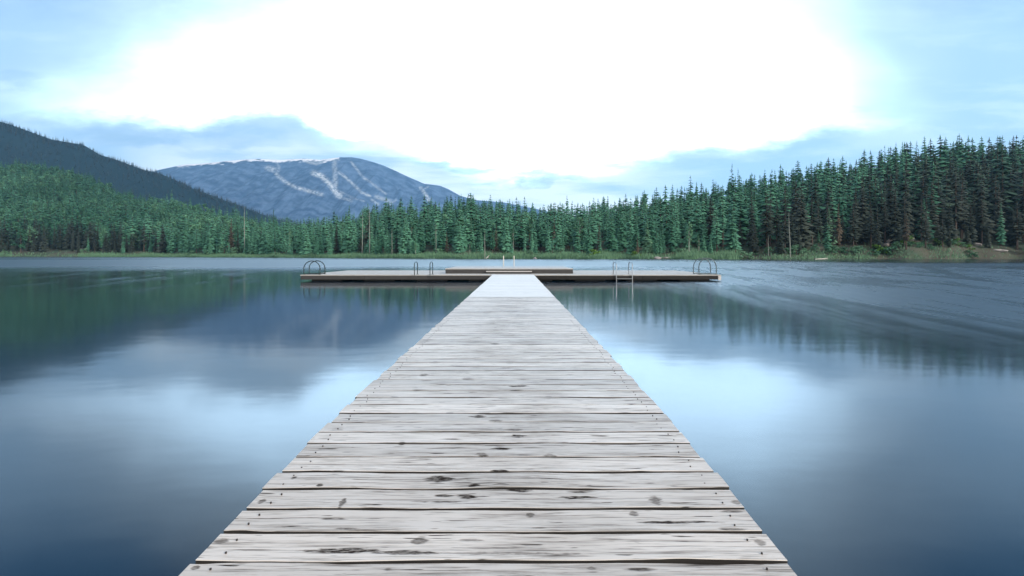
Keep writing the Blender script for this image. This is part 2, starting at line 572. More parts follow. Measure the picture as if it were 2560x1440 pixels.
pxs = np.linspace(-900, 3500, 260)
ss = np.concatenate([np.linspace(0.90, 1.03, 14), np.linspace(1.05, 1.3, 16), np.linspace(1.35, 4.2, 40)])
PX, S = np.meshgrid(pxs, ss)
Y = S * np.interp(PX, PXS, ZS)
X = (PX - 1287) / F * Y
H = ground_h(PX, Y)
H += np.where(H > 0.6, 0.5 * np.sin(X * 0.13) * np.sin(Y * 0.11), 0)
nr, nc = PX.shape
idx = np.arange(nr * nc).reshape(nr, nc)
Fq = np.stack([idx[:-1, :-1], idx[:-1, 1:], idx[1:, 1:], idx[1:, :-1]], -1).reshape(-1, 4)
m_land, t, p = mat("forest_floor")
tcn = t.node('ShaderNodeTexCoord').outputs['Object']
n1 = t.noise(tcn, 0.08, 5, 0.6)
n2 = t.noise(tcn, 0.6, 4, 0.6)
c = t.mix(t.sm(n1, 0.4, 0.6), (0.030, 0.062, 0.034, 1), (0.062, 0.058, 0.043, 1))
c = t.mix(t.m('MULTIPLY', n2, 0.5), c, (0.03, 0.045, 0.028, 1))
t.put(p.inputs['Base Color'], c)
p.inputs['Roughness'].default_value = 0.95
me = np_mesh("ground", np.stack([X, Y, H], -1).reshape(-1, 3), Fq, [m_land])
tag(link("ground", me), kind="structure")


# ------------------------------------------------------------------ mountains
def ridge_mesh(name, rpx, rpy, d_ridge, d_foot, d_back, material, nx, ny, rough_amp, attrs_fn=None, seed=3, px_pad=0):
    lg = np.random.default_rng(seed)
    pxx = np.linspace(rpx[0], rpx[-1], nx)
    tt = np.linspace(0, 1, ny)
    P, T = np.meshgrid(pxx, tt)
    top = (637 - np.interp(P, rpx, rpy)) / F * d_ridge + CZ
    Yv = d_foot + (d_ridge - d_foot) * np.minimum(T / 0.8, 1) + (d_back - d_ridge) * np.maximum(T - 0.8, 0) / 0.2
    Xv = (P - 1287) / F * d_ridge * (0.25 * Yv / d_ridge + 0.75)
    up = np.minimum(T / 0.8, 1)
    prof_ = up ** 1.08
    Hv = top * prof_
    # spurs and gullies running down the slope
    ns = np.array([mnoise.fractal((p_ * .022 + 3.1 * seed, t_ * 2.2, seed), 1.0, 2.1, 5) for p_, t_ in zip(P.ravel(), T.ravel())]).reshape(P.shape)
    Hv += rough_amp * ns * np.sin(np.pi * np.clip(up, 0, 1)) ** .8
    Hv -= np.maximum(T - 0.8, 0) / 0.2 * top * 0.5
    Hv = np.maximum(Hv, 0.2) - np.where(T <= 0, 0.0, 0.0)
    idx = np.arange(nx * ny).reshape(ny, nx)
    Fq = np.stack([idx[:-1, :-1], idx[:-1, 1:], idx[1:, 1:], idx[1:, :-1]], -1).reshape(-1, 4)
    V = np.stack([Xv, Yv, Hv], -1).reshape(-1, 3)
    attrs = attrs_fn(V) if attrs_fn else None
    me = np_mesh(name, V, Fq, [material], attrs=attrs)
    me.polygons.foreach_set("use_smooth", np.ones(len(Fq), dtype=bool))
    o = tag(link(name, me), kind="structure")
    return o, (Xv, Yv, Hv)


# far ski mountain: snow on the ridge and cleared runs are bare ground of their own shape
RUNS = [([(690, 436), (705, 448), (722, 460), (745, 470), (775, 478), (805, 486)], 4.0, .8),
        ([(783, 432), (800, 438), (812, 447), (822, 458), (830, 468), (840, 480), (850, 490)], 6.5, 1.0),
        ([(836, 400), (837, 425), (838, 450), (838, 470)], 6.0, .55),
        ([(846, 430), (860, 440), (880, 458), (893, 470), (905, 482), (925, 490)], 3.2, .7),
        ([(878, 405), (890, 420), (900, 434), (912, 448)], 2.4, .6),
        ([(905, 440), (925, 455), (945, 470), (965, 485)], 2.6, .5),
        ([(1052, 470), (1058, 478), (1066, 490), (1072, 500)], 4.2, .9), ([(1072, 466), (1058, 474)], 2.0, .6),
        ([(940, 492), (958, 498), (975, 503)], 5.0, .55), ([(930, 500), (945, 510)], 3.5, .5),
        ([(668, 420), (684, 424)], 6.5, .75), ([(690, 402), (698, 420), (692, 436)], 3.0, .5),
        ([(840, 490), (862, 497), (880, 502)], 3.2, .6), ([(990, 500), (975, 512)], 3.0, .4),
        ([(760, 402), (790, 410), (812, 402)], 3.4, .75), ([(850, 478), (880, 494), (910, 503)], 2.0, .4)]


def run_mask(V):
    px = V[:, 0] / V[:, 1] * F + 1287
    py = 637 - (V[:, 2] - CZ) / V[:, 1] * F
    out = np.zeros(len(V))
    for pts, wd, s in RUNS:
        for (x0, y0), (x1, y1) in zip(pts[:-1], pts[1:]):
            dx_, dy_ = x1 - x0, y1 - y0
            tt = np.clip(((px - x0) * dx_ + (py - y0) * dy_) / (dx_ * dx_ + dy_ * dy_), 0, 1)
            d = np.hypot(px - x0 - tt * dx_, py - y0 - tt * dy_)
            out = np.maximum(out, s * np.clip(1.4 - d / (wd * 1.0), 0, 1))
    ridge = np.interp(px, FAR_PX, FAR_PY)
    sn = np.clip(1 - (py - ridge) / 13.0, 0, 1) * ((px > 440) & (px < 850))
    return {"bare": out, "snow": sn}


FAR_PX = [250, 395, 460, 500, 560, 600, 640, 700, 760, 800, 850, 880, 900, 930, 960, 985, 1010, 1040, 1060, 1100, 1120, 1150, 1190, 1260, 1340, 1420]
FAR_PY = [470, 425, 411, 409, 403, 399, 397, 399, 396, 399, 393, 393, 396, 404, 414, 425, 437, 450, 459, 464, 472, 489, 500, 506, 522, 540]
m_far, t, p = mat("mountain_slope")
tcn = t.node('ShaderNodeTexCoord').outputs['Object']
a1 = t.node('ShaderNodeAttribute')
a1.attribute_name = 'bare'
a2 = t.node('ShaderNodeAttribute')
a2.attribute_name = 'snow'
nf = t.noise(tcn, 0.012, 6, 0.65)
nf2 = t.noise(tcn, 0.05, 4, 0.6)
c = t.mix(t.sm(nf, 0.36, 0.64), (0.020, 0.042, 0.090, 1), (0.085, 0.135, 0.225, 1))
c = t.mix(t.m('MULTIPLY', a1.outputs['Fac'], t.sm(nf2, 0.38, 0.56)), c, (0.50, 0.54, 0.56, 1))
sn = t.sm(t.m('ADD', a2.outputs['Fac'], t.m('MULTIPLY', t.m('SUBTRACT', nf, 0.5), 2.6)), 0.50, 0.8)
c = t.mix(sn, c, (0.80, 0.82, 0.85, 1))
t.put(p.inputs['Base Color'], c)
p.inputs['Roughness'].default_value = 0.95
p.inputs['Specular IOR Level'].default_value = 0.1
ridge_mesh("mountain", FAR_PX, FAR_PY, 4600, 2600, 5200, m_far, 560, 150, 60, run_mask)

SIDE_PX = [-700, -300, 0, 60, 130, 190, 215, 250, 290, 330, 360, 400, 440, 480, 520, 560, 600, 640, 700, 760, 860]
SIDE_PY = [180, 230, 302, 322, 348, 358, 364, 386, 398, 413, 424, 433, 450, 470, 484, 500, 514, 530, 550, 566, 600]
m_side, t, p = mat("dark_forest_ground")
tcn = t.node('ShaderNodeTexCoord').outputs['Object']
nf = t.noise(tcn, 0.03, 5, 0.6)
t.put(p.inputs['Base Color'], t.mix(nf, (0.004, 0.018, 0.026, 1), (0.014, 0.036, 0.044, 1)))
p.inputs['Roughness'].default_value = 0.95
p.inputs['Specular IOR Level'].default_value = 0.1
hill_o, (hX, hY, hH) = ridge_mesh("hillside", SIDE_PX, SIDE_PY, 1350, 760, 1700, m_side, 220, 60, 9, seed=5)

# ------------------------------------------------------------------ tree shapes (numpy: verts, triangles, material index)


def cone_tube(pts, rad, n=6):
    vs, fs = [], []
    for (x, y, z), r in zip(pts, rad):
        for k in range(n):
            a = 2 * math.pi * k / n
            vs.append((x + r * math.cos(a), y + r * math.sin(a), z))
    for i in range(len(pts) - 1):
        for k in range(n):
            a, b_, c_, d = i * n + k, i * n + (k + 1) % n, (i + 1) * n + (k + 1) % n, (i + 1) * n + k
            fs += [(a, b_, c_), (a, c_, d)]
    return np.array(vs), np.array(fs)


def conifer(seed, H_, wid, whorls, per, base=0.12, droop=0.35, sparse=0.0, thick=1.0, top_pow=0.85):
    """crown of drooping, ridged branch sprays in uneven whorls; height H_, widest radius wid"""
    g = np.random.default_rng(seed)
    vs, fs = [], []
    z0 = H_ * base
    for i in range(whorls):
        u = (i + g.uniform(-.3, .3)) / whorls
        u = min(max(u, 0), 0.985)
        z = z0 + (H_ - z0) * u
        Lr = wid * ((1 - u) ** top_pow) * (0.86 + 0.3 * g.random()) + 0.12
        if u < 0.12:
            Lr *= 0.55 + 3.5 * u
        k = max(3, int(round(per * (0.55 + 0.45 * (1 - u)))))
        a0 = g.uniform(0, 6.28)
        for j in range(k):
            if g.random() < sparse:
                continue
            a = a0 + 6.283 * j / k + g.uniform(-.28, .28)
            L = Lr * g.uniform(0.62, 1.16)
            wd = (0.20 * L + 0.16) * thick * g.uniform(.75, 1.25)
            dr = droop * L * g.uniform(.5, 1.4) - 0.18 * L * u
            ca, sa = math.cos(a), math.sin(a)
            zz = z + g.uniform(-.25, .25)

            def P(r, s, dz):
                return (ca * r - sa * s, sa * r + ca * s, zz + dz)
            b_ = len(vs)
            vs += [P(0.02, 0, 0.12 * L), P(.38 * L, wd, -.42 * dr - .10 * L), P(.42 * L, 0, -.22 * dr + .07 * L), P(.38 * L, -wd, -.42 * dr - .10 * L),
                   P(.74 * L, .62 * wd, -.86 * dr - .09 * L), P(.76 * L, 0, -.62 * dr + .03 * L), P(.74 * L, -.62 * wd, -.86 * dr - .09 * L),
                   P(L, 0, -dr)]
            fs += [(b_, b_ + 1, b_ + 2), (b_, b_ + 2, b_ + 3), (b_ + 1, b_ + 4, b_ + 5), (b_ + 1, b_ + 5, b_ + 2), (b_ + 3, b_ + 2, b_ + 5),
                   (b_ + 3, b_ + 5, b_ + 6), (b_ + 4, b_ + 7, b_ + 5), (b_ + 6, b_ + 5, b_ + 7)]
    # leader shoot
    b_ = len(vs)
    for k in range(3):
        a = k * 2.094
        vs.append((.16 * math.cos(a), .16 * math.sin(a), H_ * .93))
    vs.append((0, 0, H_ * 1.01))
    fs += [(b_, b_ + 1, b_ + 3), (b_ + 1, b_ + 2, b_ + 3), (b_ + 2, b_, b_ + 3)]
    r0 = 0.012 * H_ + 0.05
    tv, tf = cone_tube([(0, 0, -0.6), (0, 0, H_ * .12), (0.05, 0.03, H_ * .5), (0, 0, H_ * .95)], [r0 * 1.35, r0, r0 * .6, r0 * .1])
    return (np.array(vs), np.array(fs)), (tv, tf)


def broadleaf(seed, H_, wid, nclump, nleaf, base=0.22, leaf=0.55):
    g = np.random.default_rng(seed)
    vs, fs = [], []
    limbs = []
    for i in range(nclump):
        u = (i + .5) / nclump
        ang = g.uniform(0, 6.28)
        prof_ = math.sin(math.pi * (0.18 + 0.80 * u)) ** .7
        rr_ = wid * prof_ * math.sqrt(g.random()) * .85
        c = np.array([rr_ * math.cos(ang), rr_ * math.sin(ang), H_ * (base + (0.97 - base) * u)])
        cr = wid * (0.30 + 0.22 * g.random())
        limbs.append(c)
        for _ in range(nleaf):
            d = g.normal(size=3)
            d /= np.linalg.norm(d)
            q = c + d * cr * (g.random() ** .4) * np.array([1, 1, .75])
            n = d + g.normal(size=3) * .6 + np.array([0, 0, .5])
            n /= np.linalg.norm(n)
            a = np.cross(n, g.normal(size=3))
            a /= np.linalg.norm(a)
            b2 = np.cross(n, a)
            s = leaf * g.uniform(.6, 1.3)
            k = len(vs)
            vs += [q - a * s * .6, q + b2 * s * .42, q + a * s * .7, q - b2 * s * .42]
            fs += [(k, k + 1, k + 2), (k, k + 2, k + 3)]
    r0 = .012 * H_ + .05
    tv, tf = cone_tube([(0, 0, -.5), (.05, 0, H_ * .25), (.1, .1, H_ * .6), (0, 0, H_ * .9)], [r0 * 1.4, r0, r0 * .6, r0 * .15])
    tvs, tfs = [tv], [tf]
    off = len(tv)
    for c in limbs[::3]:
        st = np.array([.05, .03, c[2] * .62])
        lv, lf = cone_tube([tuple(st), tuple(st * .4 + c * .6 + [0, 0, .1]), tuple(c)], [r0 * .45, r0 * .28, r0 * .1], 4)
        tvs.append(lv)
        tfs.append(lf + off)
        off += len(lv)
    return (np.array(vs), np.array(fs)), (np.concatenate(tvs), np.concatenate(tfs))


# detailed kinds for the individual trees
KIND = {
    'spire': [conifer(s, 15, 1.9, 26, 7, .06, .42) for s in (1, 2, 3)],
    'full': [conifer(s, 15, 2.9, 24, 9, .05, .38) for s in (4, 5, 6)],
    'open': [conifer(s, 20, 3.1, 26, 6, .22, .22, .22, .8, .75) for s in (7, 8)],
    'gaunt': [conifer(s, 18, 2.1, 22, 6, .30, .30, .30, .8, .6) for s in (21, 22)],
    'leafy': [broadleaf(s, 11, 3.0, 16, 42) for s in (9, 10, 11)],
    'birch': [broadleaf(s, 13, 1.9, 14, 34, .40, .5) for s in (12, 13)],
}
# lighter versions for the mass behind
MASS_C = [conifer(s, 15, 2.5 + .25 * (s % 3), 15, 6, .10, .42, 0, 1.35, .72) for s in (31, 32, 33, 34)]
MASS_D = [broadleaf(s, 12, 3.4, 12, 16, .2, .95) for s in (41, 42, 43)]
MASS_F = [conifer(s, 15, 2.6, 5, 4, .10, .5, 0, 2.0) for s in (51, 52, 53)]


def merged(name, protos, pos, scl, rot, tint, wsc, mats, label, cat, stand_shade=None):
    """one mesh of many far trees"""
    stand_shade = np.zeros(len(pos)) if stand_shade is None else stand_shade
    Vs, Fs, Ms, Ts, Ds = [], [], [], [], []
    off = 0
    which = rng.integers(0, len(protos), len(pos))
    for k, ((cv, cf), (tv, tf)) in enumerate(protos):
        sel = np.where(which == k)[0]
        if len(sel) == 0:
            continue
        V = np.concatenate([cv, tv])
        Fc = np.concatenate([cf, tf + len(cv)])
        mi = np.concatenate([np.zeros(len(cf)), np.ones(len(tf))])
        c, s = np.cos(rot[sel])[:, None], np.sin(rot[sel])[:, None]
        w_ = (scl[sel] * wsc[sel])[:, None]
        x = (V[None, :, 0] * c - V[None, :, 1] * s) * w_ + pos[sel, 0:1]
        y = (V[None, :, 0] * s + V[None, :, 1] * c) * w_ + pos[sel, 1:2]
        z = V[None, :, 2] * scl[sel][:, None] + pos[sel, 2:3]
        n = len(sel)
        Vs.append(np.stack([x, y, z], -1).reshape(-1, 3))
        Fs.append((Fc[None] + (np.arange(n) * len(V))[:, None, None] + off).reshape(-1, 3))
        Ms.append(np.tile(mi, n))
        Ts.append(np.repeat(tint[sel], len(V)))
        Ds.append(np.repeat(stand_shade[sel], len(V)))
        off += n * len(V)
    me = np_mesh(name, np.concatenate(Vs), np.concatenate(Fs), mats, np.concatenate(Ms), {"tint": np.concatenate(Ts), "stand_shade": np.concatenate(Ds)})
    return tag(link(name, me), label, cat, kind="stuff")


# ------------------------------------------------------------------ plant positions on the slopes
def scatter(px0, px1, step, s0, s1, jit=0.5):
    """jittered grid in lake coordinates between shoreline (s=0) and ridge (s=1)"""
    out = []
    x0, x1 = -560, 420
    for yi in np.arange(118, 640, step):
        for xi in np.arange(x0, x1, step):
            x = xi + rng.uniform(-jit, jit) * step
            y = yi + rng.uniform(-jit, jit) * step
            px = x / y * F + 1287
            if px < px0 or px > px1:
                continue
            zs, zr, gr, th = prof(px)
            wob = 2.2 * math.sin(px * 0.021) + 1.3 * math.sin(px * 0.057 + 1.0)
            s = (y - zs - wob) / (zr - zs)
            if s < s0 or s > s1:
                continue
            out.append((x, y, px, s))
    return np.array(out)


A = scatter(-160, 2720, 4.6, 0.03, 1.04)
gh = ground_h(A[:, 2], A[:, 1])
thh = np.interp(A[:, 2], TH_PX, TH)
dist_shore = A[:, 1] - np.interp(A[:, 2], PXS, ZS)
# which slope carries leafy woods: the rise behind the conifers at the far end of the lake
leafy_p = np.clip((720 - A[:, 2]) / 300, 0, 0.55) * np.clip((dist_shore - 14) / 30, 0.06, 1)
leafy_p = np.maximum(leafy_p, np.where((A[:, 2] > 720) & (A[:, 2] < 1900), 0.09, 0))
is_leaf = rng.random(len(A)) < leafy_p
keep = ~(is_leaf & (rng.random(len(A)) < 0.25))
A, gh, thh, dist_shore, is_leaf = A[keep], gh[keep], thh[keep], dist_shore[keep], is_leaf[keep]
# trees by the water are shorter in the middle of the far shore
size = thh / 15 * rng.uniform(0.55, 1.16, len(A)) * np.where(dist_shore < 10, rng.uniform(.45, .95, len(A)), 1)
size *= np.where(rng.random(len(A)) < 0.06, 1.22, 1.0)
tint = np.clip(rng.beta(0.9, 1.2, len(A)) + 0.10 * np.sin(A[:, 0] * .05) + .10 * np.sin(A[:, 1] * .07), 0, 1)

# stand shade put into a darker, browner needle colour: the low right slope and the wood at the foot of the mountain side
dp = np.clip((A[:, 2] - 1900) / 480, 0, 1) * np.clip(1.45 - A[:, 3] * 1.1, 0, 1) + np.clip((470 - A[:, 2]) / 120, 0, 1) * np.clip((42 - dist_shore) / 20, 0, 1)
stand_shade = np.where(rng.random(len(A)) < dp * .95, rng.uniform(.65, 1.0, len(A)), 0.0)
tint = np.clip(tint * np.where(A[:, 2] < 640, .62, 1.0) + np.where(A[:, 2] < 680, .42 * np.clip(np.sin(A[:, 0] * .031 + 1.2) * np.sin(A[:, 1] * .023 + .4), -.5, 1), 0), 0, 1)
# the front trees become individuals: those nearest the water in every stretch of shore
inview = (A[:, 2] > -25) & (A[:, 2] < 2585)
order = np.argsort(dist_shore + rng.uniform(0, 3, len(A)) - 4 * size)
front = [i for i in order if inview[i]][:268]
is_front = np.zeros(len(A), bool)
is_front[front] = True

sel = ~is_front & ~is_leaf
merged("forest", MASS_C, np.c_[A[sel, 0], A[sel, 1], gh[sel]], size[sel], rng.uniform(0, 6.28, sel.sum()), tint[sel],
       rng.uniform(.8, 1.4, sel.sum()), [M_CONM, M_BARK], "mass of spired conifers climbing the slopes behind the shoreline trees", "forest", stand_shade[sel])
sel = ~is_front & is_leaf
merged("woods", MASS_D, np.c_[A[sel, 0], A[sel, 1], gh[sel]], size[sel] * .92, rng.uniform(0, 6.28, sel.sum()), tint[sel],
       rng.uniform(.8, 1.2, sel.sum()), [M_DECM, M_BARK], "light green leafy woods on the rise below the dark hillside", "woods", stand_shade[sel])

# dark forest over the hillside
N = 9000
ii = rng.integers(0, hX.shape[0] - 1, N)
jj = rng.integers(0, hX.shape[1] - 1, N)
ii = np.where(rng.random(N) < 0.25, rng.integers(44, 50, N), np.minimum(ii, 50))
fa, fb = rng.random(N), rng.random(N)


def bil(G):
    return (G[ii, jj] * (1 - fa) * (1 - fb) + G[ii + 1, jj] * fa * (1 - fb) + G[ii, jj + 1] * (1 - fa) * fb + G[ii + 1, jj + 1] * fa * fb)


hp = np.stack([bil(hX), bil(hY), bil(hH) - 1.0], -1)
pxh = hp[:, 0] / hp[:, 1] * F + 1287
ok = (pxh > -200) & (pxh < 900)
hp = hp[ok]
merged("hillside_forest", MASS_F, hp, rng.uniform(.55, 1.1, len(hp)), rng.uniform(0, 6.28, len(hp)), rng.random(len(hp)),
       rng.uniform(.9, 1.3, len(hp)), [M_FAR, M_BARK], "dark blue green forest covering the steep mountain side", "forest")

# ------------------------------------------------------------------ individual trees
MESH = {}


def tree_mesh(kind, k, crown_m, trunk_m):
    key = (kind, k, crown_m.name)
    if key not in MESH:
        (cv, cf), (tv, tf) = KIND[kind][k]
        a = np_mesh(kind + "_crown", cv, cf, [crown_m])
        b_ = np_mesh(kind + "_trunk", tv, tf, [trunk_m])
        MESH[key] = (a, b_)
    return MESH[key]


PROTO = {}


def place_tree(kind, k, loc, s, ws, rz, name, label, cat, group=None, crown_m=None, trunk_m=None, tilt=0.0):
    crown_m = crown_m or (M_DEC if kind in ('leafy', 'birch') else M_CON)
    trunk_m = trunk_m or (M_PALE if kind == 'birch' else M_BARK)
    key = (kind, k, crown_m.name, name)
    if key not in PROTO:
        ca, tb = tree_mesh(kind, k, crown_m, trunk_m)
        r = empty(name)
        link("crown", ca, r)
        link("trunk", tb, r)
        PROTO[key] = r
    else:
        src = PROTO[key]
        r = src.copy()
        COL.objects.link(r)
        for ch in src.children:
            c = ch.copy()
            c.parent = r
            COL.objects.link(c)
        if "group" in r.keys():
            del r["group"]
    r.location = loc
    r.rotation_euler = (tilt, 0, rz)
    r.scale = (s * ws, s * ws, s)
    return tag(r, label, cat, group)


STRETCH = [(-400, 180, "in the dark stand at the foot of the steep mountain side"),
           (180, 420, "between the dark stand and the round pale shoreline shrubs"),
           (420, 640, "behind the round pale shoreline shrubs"),
           (640, 760, "between the pale shrubs and the pair of hoops nearest the dark mountain side"),
           (760, 1000, "across the water from the platform wing with the short grab rails"),
           (1000, 1115, "straight beyond the short grab rails of the platform"),
           (1115, 1290, "beyond the raised deck, on the grab rails' half"),
           (1290, 1435, "beyond the raised deck, on the steel ladder's half"),
           (1435, 1590, "straight beyond the steel ladder of the platform"),
           (1590, 1740, "between the steel ladder and the taller pair of hoops"),
           (1740, 1900, "behind the taller pair of hoops"),
           (1900, 2060, "around the tall pale snag by the water"),
           (2060, 2200, "between the pale snag and the pale boulders"),
           (2200, 2330, "above the pale boulders on the bank"),
           (2330, 2470, "above the bright green bushes on the brown bank"),
           (2470, 3000, "on the bare brown bank past the bright bushes")]
LOOK = {'spire': "slender dark spired conifer", 'full': "broad full green conifer", 'open': "tall open branched conifer",
        'gaunt': "thin conifer with sparse ragged branches", 'leafy': "round leafy light green tree", 'birch': "pale trunked leafy tree",
        'russet': "brownish dying conifer"}
CATN = {'spire': 'conifer', 'full': 'conifer', 'open': 'conifer', 'gaunt': 'conifer', 'leafy': 'broadleaf tree', 'birch': 'birch tree', 'russet': 'conifer'}
NMN = {'spire': 'spruce_tree', 'full': 'fir_tree', 'open': 'pine_tree', 'gaunt': 'pine_tree', 'leafy': 'broadleaf_tree', 'birch': 'birch_tree', 'russet': 'spruce_tree'}
for i in front:
    x, y, px, s_ = A[i]
    if is_leaf[i]:
        kind = 'leafy' if rng.random() < .7 else 'birch'
    else:
        q = rng.random()
        if px > 1880:
            kind = 'open' if q < .30 else 'full' if q < .62 else 'gaunt' if q < .80 else 'spire'
        else:
            kind = 'spire' if q < .52 else 'full' if q < .82 else 'gaunt' if q < .90 else 'birch' if q < .94 else 'open'
    look = kind
    cm = None
    if kind in ('spire', 'gaunt') and rng.random() < 0.10:
        look, cm = 'russet', M_REDB
    H0 = {'spire': 15, 'full': 15, 'open': 20, 'gaunt': 18, 'leafy': 11, 'birch': 13}[kind]
    hh = size[i] * 15 * (0.75 if kind in ('leafy', 'birch') else 1.0)
    if kind not in ('leafy', 'birch') and cm is None and rng.random() < np.clip((px - 1600) / 420, 0.12, .95):
        cm = M_DARK
    if px < 420 and kind != 'birch' and rng.random() < .8:
        cm = M_DARK  # shade of the shore stand put into needle colour
    st = next(q[2] for q in STRETCH if q[0] <= px < q[1])
    zs_ = np.interp(px, PXS, ZS)
    bright = "tall" if hh > 15.5 else "short" if hh < 9.5 else "middling"
    lab = f"{bright} {LOOK[look]} {st}" if not LOOK[look].startswith('tall') else f"{LOOK[look]} {st}"
    lab = " ".join(lab.split()[:16])
    place_tree(kind, int(rng.integers(0, len(KIND[kind]))), (x, y, gh[i] - .1), hh / H0, rng.uniform(.8, 1.15), rng.uniform(0, 6.28),
               NMN[look], lab, CATN[look], "trees along the far shore", cm)


def at(px, y):
    """point on the land seen at column px, at distance y"""
    return ((px - 1287) / F * y, y, float(ground_h(np.array(px), np.array(y))))


# tall trees standing above the treeline
for px, top, y, kind, k, ws, lab in (
        (1830, 408, 215, 'open', 0, .95, "very tall layered conifer towering over the treeline behind the taller hoops"),
        (1845, 418, 219, 'open', 1, .62, "slimmer tall conifer pressed against the towering layered one"),
        (2162, 372, 235, 'open', 1, 1.0, "broad open topped conifer, first tall crown up the slope past the snag"),
        (2212, 362, 238, 'gaunt', 0, .85, "narrow tall conifer rising in a gap between two open crowns"),
        (2240, 355, 240, 'open', 0, .75, "ragged tall conifer leading the cluster on the ridge"),
        (2256, 352, 236, 'full', 1, .7, "dense tall conifer in the middle of the ridge cluster"),
        (2292, 350, 240, 'open', 1, .8, "layered tall conifer closing the ridge cluster"),
        (2312, 352, 243, 'gaunt', 1, .9, "sparse tall conifer just past the ridge cluster"),
        (2364, 341, 240, 'open', 0, 1.0, "flat topped tall conifer on the ridge above the bright bushes"),
        (2394, 338, 243, 'spire', 0, .8, "sharp pointed tall conifer beside the flat topped one"),
        (2506, 338, 236, 'open', 1, 1.35, "wide umbrella shaped pine highest on the ridge"),
        (2450, 352, 240, 'full', 2, .8, "pointed conifer between the sharp spire and the umbrella pine"),
        (2540, 350, 232, 'full', 0, .9, "dark conifer past the umbrella pine"),
        (1520, 490, 235, 'spire', 1, .8, "pointed conifer lifting above the treeline beyond the steel ladder"),
        (1636, 474, 235, 'spire', 2, .9, "tall dark spire breaking the treeline past the steel ladder"),
        (1790, 452, 230, 'full', 1, .7, "conifer shoulder high to the towering layered one"),
        (1168, 492, 245, 'spire', 0, .8, "pointed conifer where the ski mountain meets the treeline"),
        (684, 522, 262, 'spire', 1, 1.2, "lone dark spire in the dip under the ski mountain"),
        (780, 545, 262, 'spire', 2, .8, "thin conifer at the lowest dip of the treeline")):
    x, yy_, g = at(px, y)
    H0 = {'spire': 15, 'full': 15, 'open': 20, 'gaunt': 18}[kind]
    hh = (637 - top) / F * y + CZ - g
    place_tree(kind, k, (x, yy_, g), hh / H0, ws * min(1.0, 20 / hh * 1.0), rng.uniform(0, 6.28), NMN[kind], lab, "conifer", None)

# light green conifers standing out in the front row
for px, top, y, kind, ws, lab in (
        (1618, 545, 139, 'full', .95, "pale green young fir standing out between the steel ladder and taller hoops"),
        (2072, 520, 146, 'full', 1.0, "pale green fir with a tiered crown past the tall snag"),
        (75, 565, 296, 'leafy', .9, "small pale round tree against the dark stand"),
        (262, 570, 275, 'leafy', .6, "slim pale green tree by the end of the dark stand"),
        (2310, 495, 150, 'full', 1.25, "huge grey green conifer directly over the pale boulders"),
        (1240, 575, 160, 'leafy', .7, "pale leafy tree beyond the middle of the raised deck")):
    x, yy_, g = at(px, y)
    H0 = {'full': 15, 'leafy': 11}[kind]
    hh = (637 - top) / F * y + CZ - g
    m = {'full': M_BUSH, 'leafy': M_BUSH}[kind]
    if 'grey' in lab:
        m = M_CON
    nm = 'fir_tree' if kind == 'full' else 'broadleaf_tree'
    place_tree(kind, 0, (x, yy_, g), hh / H0, ws, rng.uniform(0, 6.28), nm, lab, "conifer" if kind == 'full' else "broadleaf tree", None, m)

# bare pale snags
for px, top, y, lean, lab in (
        (1976, 530, 131, -.035, "tall bleached snag leaning by the water, brightest of the bare trunks"),
        (1921, 588, 134, .0, "short grey dead trunk a little before the tall snag"),
        (2410, 581, 149, 0, "thin grey dead trunk behind the bright bank bushes"),
        (2386, 585, 151, .01, "thinner dead trunk next to the one behind the bright bushes"),
        (611, 515, 226, 0, "pale bare trunk beside the round shoreline shrubs"),
        (905, 530, 178, .02, "pale bare trunk leaning inward, first of the pair past the hoops"),
        (924, 515, 178, .0, "pale straight bare trunk, taller of the pair past the hoops"),
        (980, 570, 166, 0, "pale bare trunk standing before the short grab rails"),
        (1212, 575, 147, .0, "pale thin bare trunk beyond the walkway's end"),
        (1090, 560, 160, 0, "pale bare trunk just past the short grab rails")):
    x, yy_, g = at(px, y)
    hh = (637 - top) / F * y + CZ - g
    r = empty("dead_tree", (x, yy_, g))
    r.rotation_euler = (0, lean, 0)
    b = MB()
    rad = 0.06 + 0.0042 * hh
    b.tube([(0, 0, -.4), (.03, 0, hh * .3), (-.04, .03, hh * .65), (0, 0, hh)], [rad * 1.2, rad, rad * .7, rad * .2], 7)
    b.build("trunk", M_PALE, r)
    for k in range(6):
        b = MB()
        a = k * 2.4 + px
        z = hh * (.45 + .08 * k)
        L = hh * .055 * (1.2 - k * .1)
        b.tube([(0, 0, z), (L * .6 * math.cos(a), L * .6 * math.sin(a), z + L * .1), (L * math.cos(a), L * math.sin(a), z + L * .05)],
               [rad * .35, rad * .22, rad * .08], 5)
        b.build("branch", M_PALE, r)
    tag(r, lab, "dead tree")

